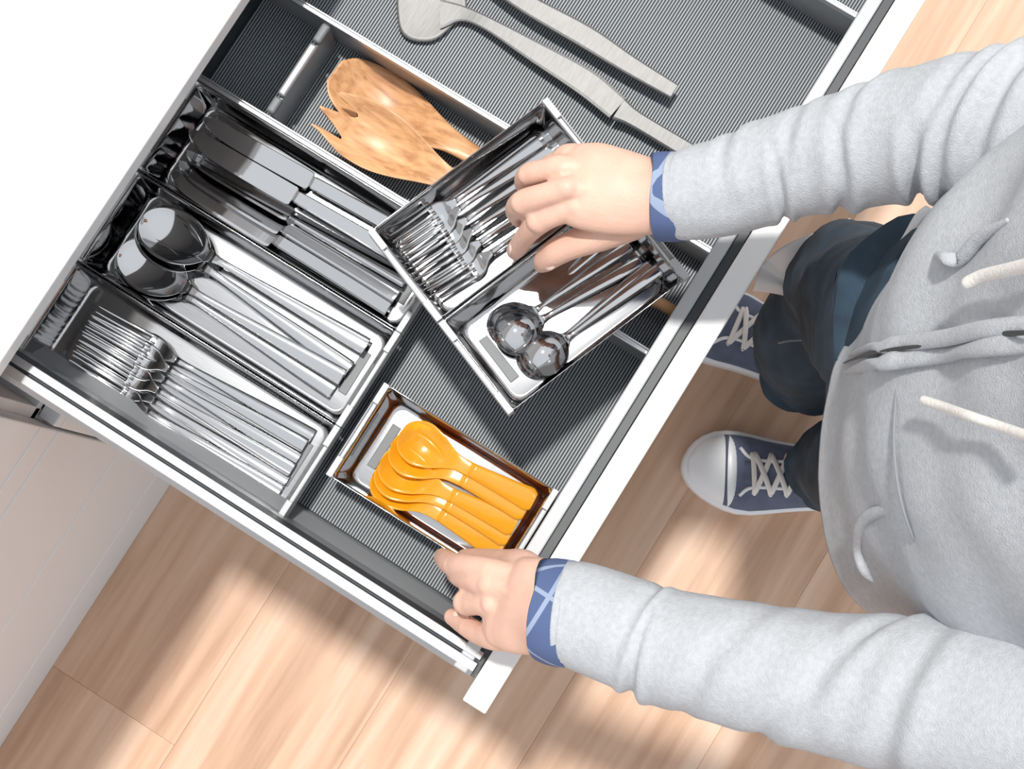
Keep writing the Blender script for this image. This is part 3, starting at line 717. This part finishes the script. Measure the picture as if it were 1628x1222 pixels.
strip('drawcord', [(1487, 640), (1520, 651), (1560, 665), (1610, 682), (1680, 706)], .0027, .0027, M_CREAM, hood, .012, taper=False)
strip('drawcord', [(1562, 458), (1585, 448), (1620, 440), (1690, 424)], .0036, .0036, M_CREAM, hood, .016, taper=False)
strip('pocket_welt', [(1432, 808), (1395, 815), (1372, 835), (1368, 870), (1378, 905), (1390, 925)], .0042, .0034, M_HOOD, hood, .001)
strip('pocket_seam', [(1424, 600), (1424, 680), (1426, 740), (1436, 800), (1452, 850), (1458, 868)], .0009, .0009, M_SEAM, hood, .0003)
strip('pocket_welt', [(1466, 400), (1500, 410), (1530, 412), (1560, 380), (1600, 350)], .004, .0034, M_HOOD, hood, .001)
b = MB(); tube(b, [(U(x, y, .848), .0065, .0022) for x, y in ((1480, 338), (1466, 350), (1448, 382), (1428, 412), (1406, 446), (1390, 478))], ZU, 5, 12, round0=True); b.build('lining', M_LINING, hood)
# hood lying behind the neck
b = MB(); tube(b, [(P(.32, -.150, 1.30), .020, .022), (P(.40, -.175, 1.325), .030, .035), (P(.47, -.096, 1.31), .05, .045), (P(.40, -.017, 1.325), .030, .035), (P(.32, -.042, 1.30), .020, .022)], ZU, 8, 20, round0=True); b.build('hood', M_HOOD, hood)

# sleeves with hand-placed folds: (s along sleeve, width, depth, angle of maximum, slant)
def sleeve(ctrl_px, tail, folds, seed):
    ctrl = []
    for (x, y, hw, z) in ctrl_px:
        sc = FPX/(CZ-z); ctrl.append((U(x, y, z), hw/sc/1000*1000, hw/sc*.92))
    S0 = [0]
    def dsp(s, g):
        v = .035*noise.noise(Vector((s*14+seed, math.cos(g)*1.7, math.sin(g)*1.7+seed)))+.016*noise.noise(Vector((s*40+seed, math.cos(g)*3, math.sin(g)*3)))
        for (fs, w, dep, ga, sl) in folds:
            c_ = math.cos(g-ga); m = max(0, .35+.65*c_); ss = fs+sl*math.sin(g-ga)
            x_ = (s-ss)/w
            v += dep*m*(-math.exp(-x_*x_)+.7*math.exp(-(x_-1.6)**2/1.3)+.35*math.exp(-(x_+1.9)**2/1.5))
        return v
    b = MB(); tube(b, ctrl, ZU, 14, 56, disp=dsp, round0=False, round1=True)
    tube(b, tail, R_, 12, 40, disp=wr(seed, .07, 12), round0=True, round1=True)
    return b.build('sleeve', M_HOOD, hood)
# angle: 0 = side (t x up), pi/2 = up
lowr = -0.6
sleeve([(1076, 311, 71, .868), (1100, 308, 76, .873), (1160, 295, 80, .886), (1240, 268, 85, .905), (1300, 252, 91, .92), (1345, 241, 97, .932), (1440, 216, 107, .958), (1540, 200, 118, .988), (1640, 190, 126, 1.015), (1720, 184, 130, 1.035)],
       [(ELR+ZU*.005, .044, .044), (ELR*.5+SHR*.5, .054, .054), (SHR, .060, .060), (SHR*.7+CT*.3, .060, .055)],
       [(.073, .0040, .12, 0, .014), (.055, .006, .06, math.pi*.9, .010), (.118, .0048, .12, 0, .018), (.095, .006, .05, 1.6, .012), (.150, .006, .07, 2.5, .015), (.172, .006, .13, -.2, .022), (.200, .007, .12, 1.2, .022), (.222, .006, .14, 1.6, .02), (.248, .007, .14, 1.6, .02)], 2.2)
sleeve([(900, 974, 80, .846), (925, 978, 84, .850), (1000, 1006, 87, .866), (1055, 1027, 90, .877), (1155, 1050, 97, .90), (1285, 1080, 107, .93), (1405, 1100, 119, .957), (1510, 1113, 127, .985), (1620, 1130, 132, 1.015), (1710, 1144, 134, 1.037)],
       [(ELL+ZU*.005, .046, .046), (ELL*.5+SHL*.5, .055, .055), (SHL, .060, .060), (SHL*.7+CT*.3, .060, .055)],
       [(.066, .0036, .12, .2, .006), (.060, .005, .05, 2.4, .004), (.105, .007, .05, .4, .02), (.130, .009, .05, 1.6, .02), (.175, .008, .07, .8, .03), (.225, .008, .07, 2.4, .03), (.255, .009, .08, 1.2, .02)], 5.7)
# plaid shirt cuffs
def cuff(ctrl, nm='shirt_cuff'):
    b = MB(); tube(b, ctrl, ZU, 6, 40, disp=wr(4, .04, 20), round1=False); b.build(nm, M_PLAID, per)
cuff([(U(1046, 312, .864), .0308, .0265), (U(1050, 312, .8645), .0318, .0275), (U(1075, 313, .868), .0318, .0275), (U(1110, 308, .874), .030, .026)])
cuff([(U(874, 969, .838), .0360, .0300), (U(878, 970, .839), .0372, .031), (U(905, 978, .846), .0372, .031), (U(950, 990, .855), .034, .030)])

# --- sneakers
def sneaker(label_, toe, heel_dir, sgn):
    t = bpy.data.objects.new('sneaker', None); COL.objects.link(t); t.parent = per
    t.location = toe; t.rotation_euler = (0, 0, math.atan2(heel_dir.y, heel_dir.x))
    def outline(x, L=.262):
        u = x/L
        w = .0525*max(0, 1-(1-u/.3)**2.3)**.56 if u < .3 else .0525-.013*math.sin((u-.3)/.45*math.pi/2) if u < .75 else .0395*math.sqrt(max(0, 1-((u-.75)/.25)**2.4))
        return max(w, .0005)
    xs = [0, .0005, .0012, .0024, .004, .009, .016, .026, .04, .055, .07, .09, .11, .13, .15, .17, .19, .21, .23, .245, .255, .26, .2618]
    off = lambda x: sgn*(.010*math.exp(-((x-.02)/.05)**2)-.004)
    def deck(z, sc): return [Vector((.131+(x-.131)*sc, off(x)+outline(x)*sc*1, z)) for x in xs]+[Vector((.131+(x-.131)*sc, off(x)-outline(x)*sc, z)) for x in xs[::-1]]
    s = MB(); s.rings([deck(0, .985), deck(.003, 1.0), deck(.022, .995), deck(.027, .965)]); s.build('sole', M_RUBBER, t)
    def sec(x, inset=.90, hgt=None, n=20):
        w = outline(.131+(x-.131)*1.04)*inset if .131+(x-.131)*1.04 > 0 else .001
        u = x/.262
        h = hgt if hgt else (.024+.026*math.sin(min(1, u/.28)*math.pi/2)**.8+.045*max(0, (u-.28))/.5 if u < .78 else .024+.026+.045)
        return [Vector((x, off(x)+w*math.copysign(abs(math.cos(a))**.75, math.cos(a)), .022+(h-.022)*math.sin(a)**.8 if math.sin(a) > 0 else .022)) for a in [math.pi*i/n for i in range(n+1)]]
    cp = MB(); cp.rings([sec(x, .9) for x in (.0075, .010, .015, .022, .032, .045, .058, .066)], closed=True); cp.build('toe_cap', M_RUBBER, t)
    up = MB(); up.rings([[p+Vector((0, 0, .0)) for p in sec(x, .905)] for x in (.052, .066, .085, .105, .125, .145, .165, .185, .205, .225, .24, .250, .254)], closed=True); u_ = up.build('canvas_upper', M_CANVAS, t)
    def topz(x, yl):
        u = x/.262; h = (.024+.026*math.sin(min(1, u/.28)*math.pi/2)**.8+.045*max(0, (u-.28))/.5); w = outline(x)*.9
        v = min(.98, abs(yl)/w); c_ = v**(1/.75); return .022+(h-.022)*math.sqrt(1-c_*c_)**.8
    # tongue, eyelet stays
    tg = MB(); rs = []
    for x in (.074, .085, .105, .125, .145, .165): rs.append([Vector((x, off(x)+yl, topz(x, abs(yl))+.0012)) for yl in (-.014, -.007, 0, .007, .014)]+[Vector((x, off(x)+yl, topz(x, abs(yl))-.001)) for yl in (.014, .007, 0, -.007, -.014)])
    tg.rings(rs); tg.build('tongue', M_DENIM if False else M_CANVAS, t)
    for s_ in (-1, 1):
        st = MB(); tube(st, [(Vector((x, off(x)+s_*(yl), topz(x, yl)+.0012)), .0022, .0012) for x, yl in ((.070, .030), (.080, .020), (.095, .0165), (.12, .0165), (.15, .0165), (.17, .017))], ZU, 4, 8); st.build('stay', M_RUBBER if s_ else M_RUBBER, t)
    lx = [.088, .107, .126, .145, .163]
    def lace(x0, y0, x1, y1, lift):
        b = MB(); ctrl = []
        for q in (0, .08, .3, .5, .7, .92, 1):
            x = x0+(x1-x0)*q; yl = y0+(y1-y0)*q
            ctrl.append((Vector((x, off(x)+yl, topz(x, yl)+.0022+lift*math.sin(q*math.pi)-(.003 if q in (0, 1) else 0))), .0034, .0016))
        tube(b, ctrl, ZU, 3, 10, round0=True); b.build('lace', M_CREAM, t)
    lace(lx[0], -.025, lx[0]-.003, .025, .001)
    for i in range(4):
        lace(lx[i], -.024, lx[i+1], .024, .0015); lace(lx[i], .024, lx[i+1], -.024, .004)
    for x in lx:
        for s_ in (-1, 1):
            e = MB(); ellipsoid(e, (x, off(x)+s_*.025, topz(x, .025)), (Vector((.003, 0, 0)), Vector((0, .003, 0)), Vector((0, 0, .0014))), 10, 6)
            e.build('eyelet', M_ALU, t)
    return t
toeL = U(1082, 748, .01); toeL.z = 0
hdL = (U(1320, 757, .01)-U(1082, 748, .01)); hdL.z = 0
sneaker('', toeL, hdL.normalized(), 1)
toeR = U(1066, 480, .01); toeR.z = 0
hdR = (U(1230, 562, .01)-U(1066, 480, .01)); hdR.z = 0
sneaker('', toeR, hdR.normalized(), -1)
print('tris', sum(len(p.vertices)-2 for o in bpy.data.objects if o.type == 'MESH' for p in o.data.polygons))
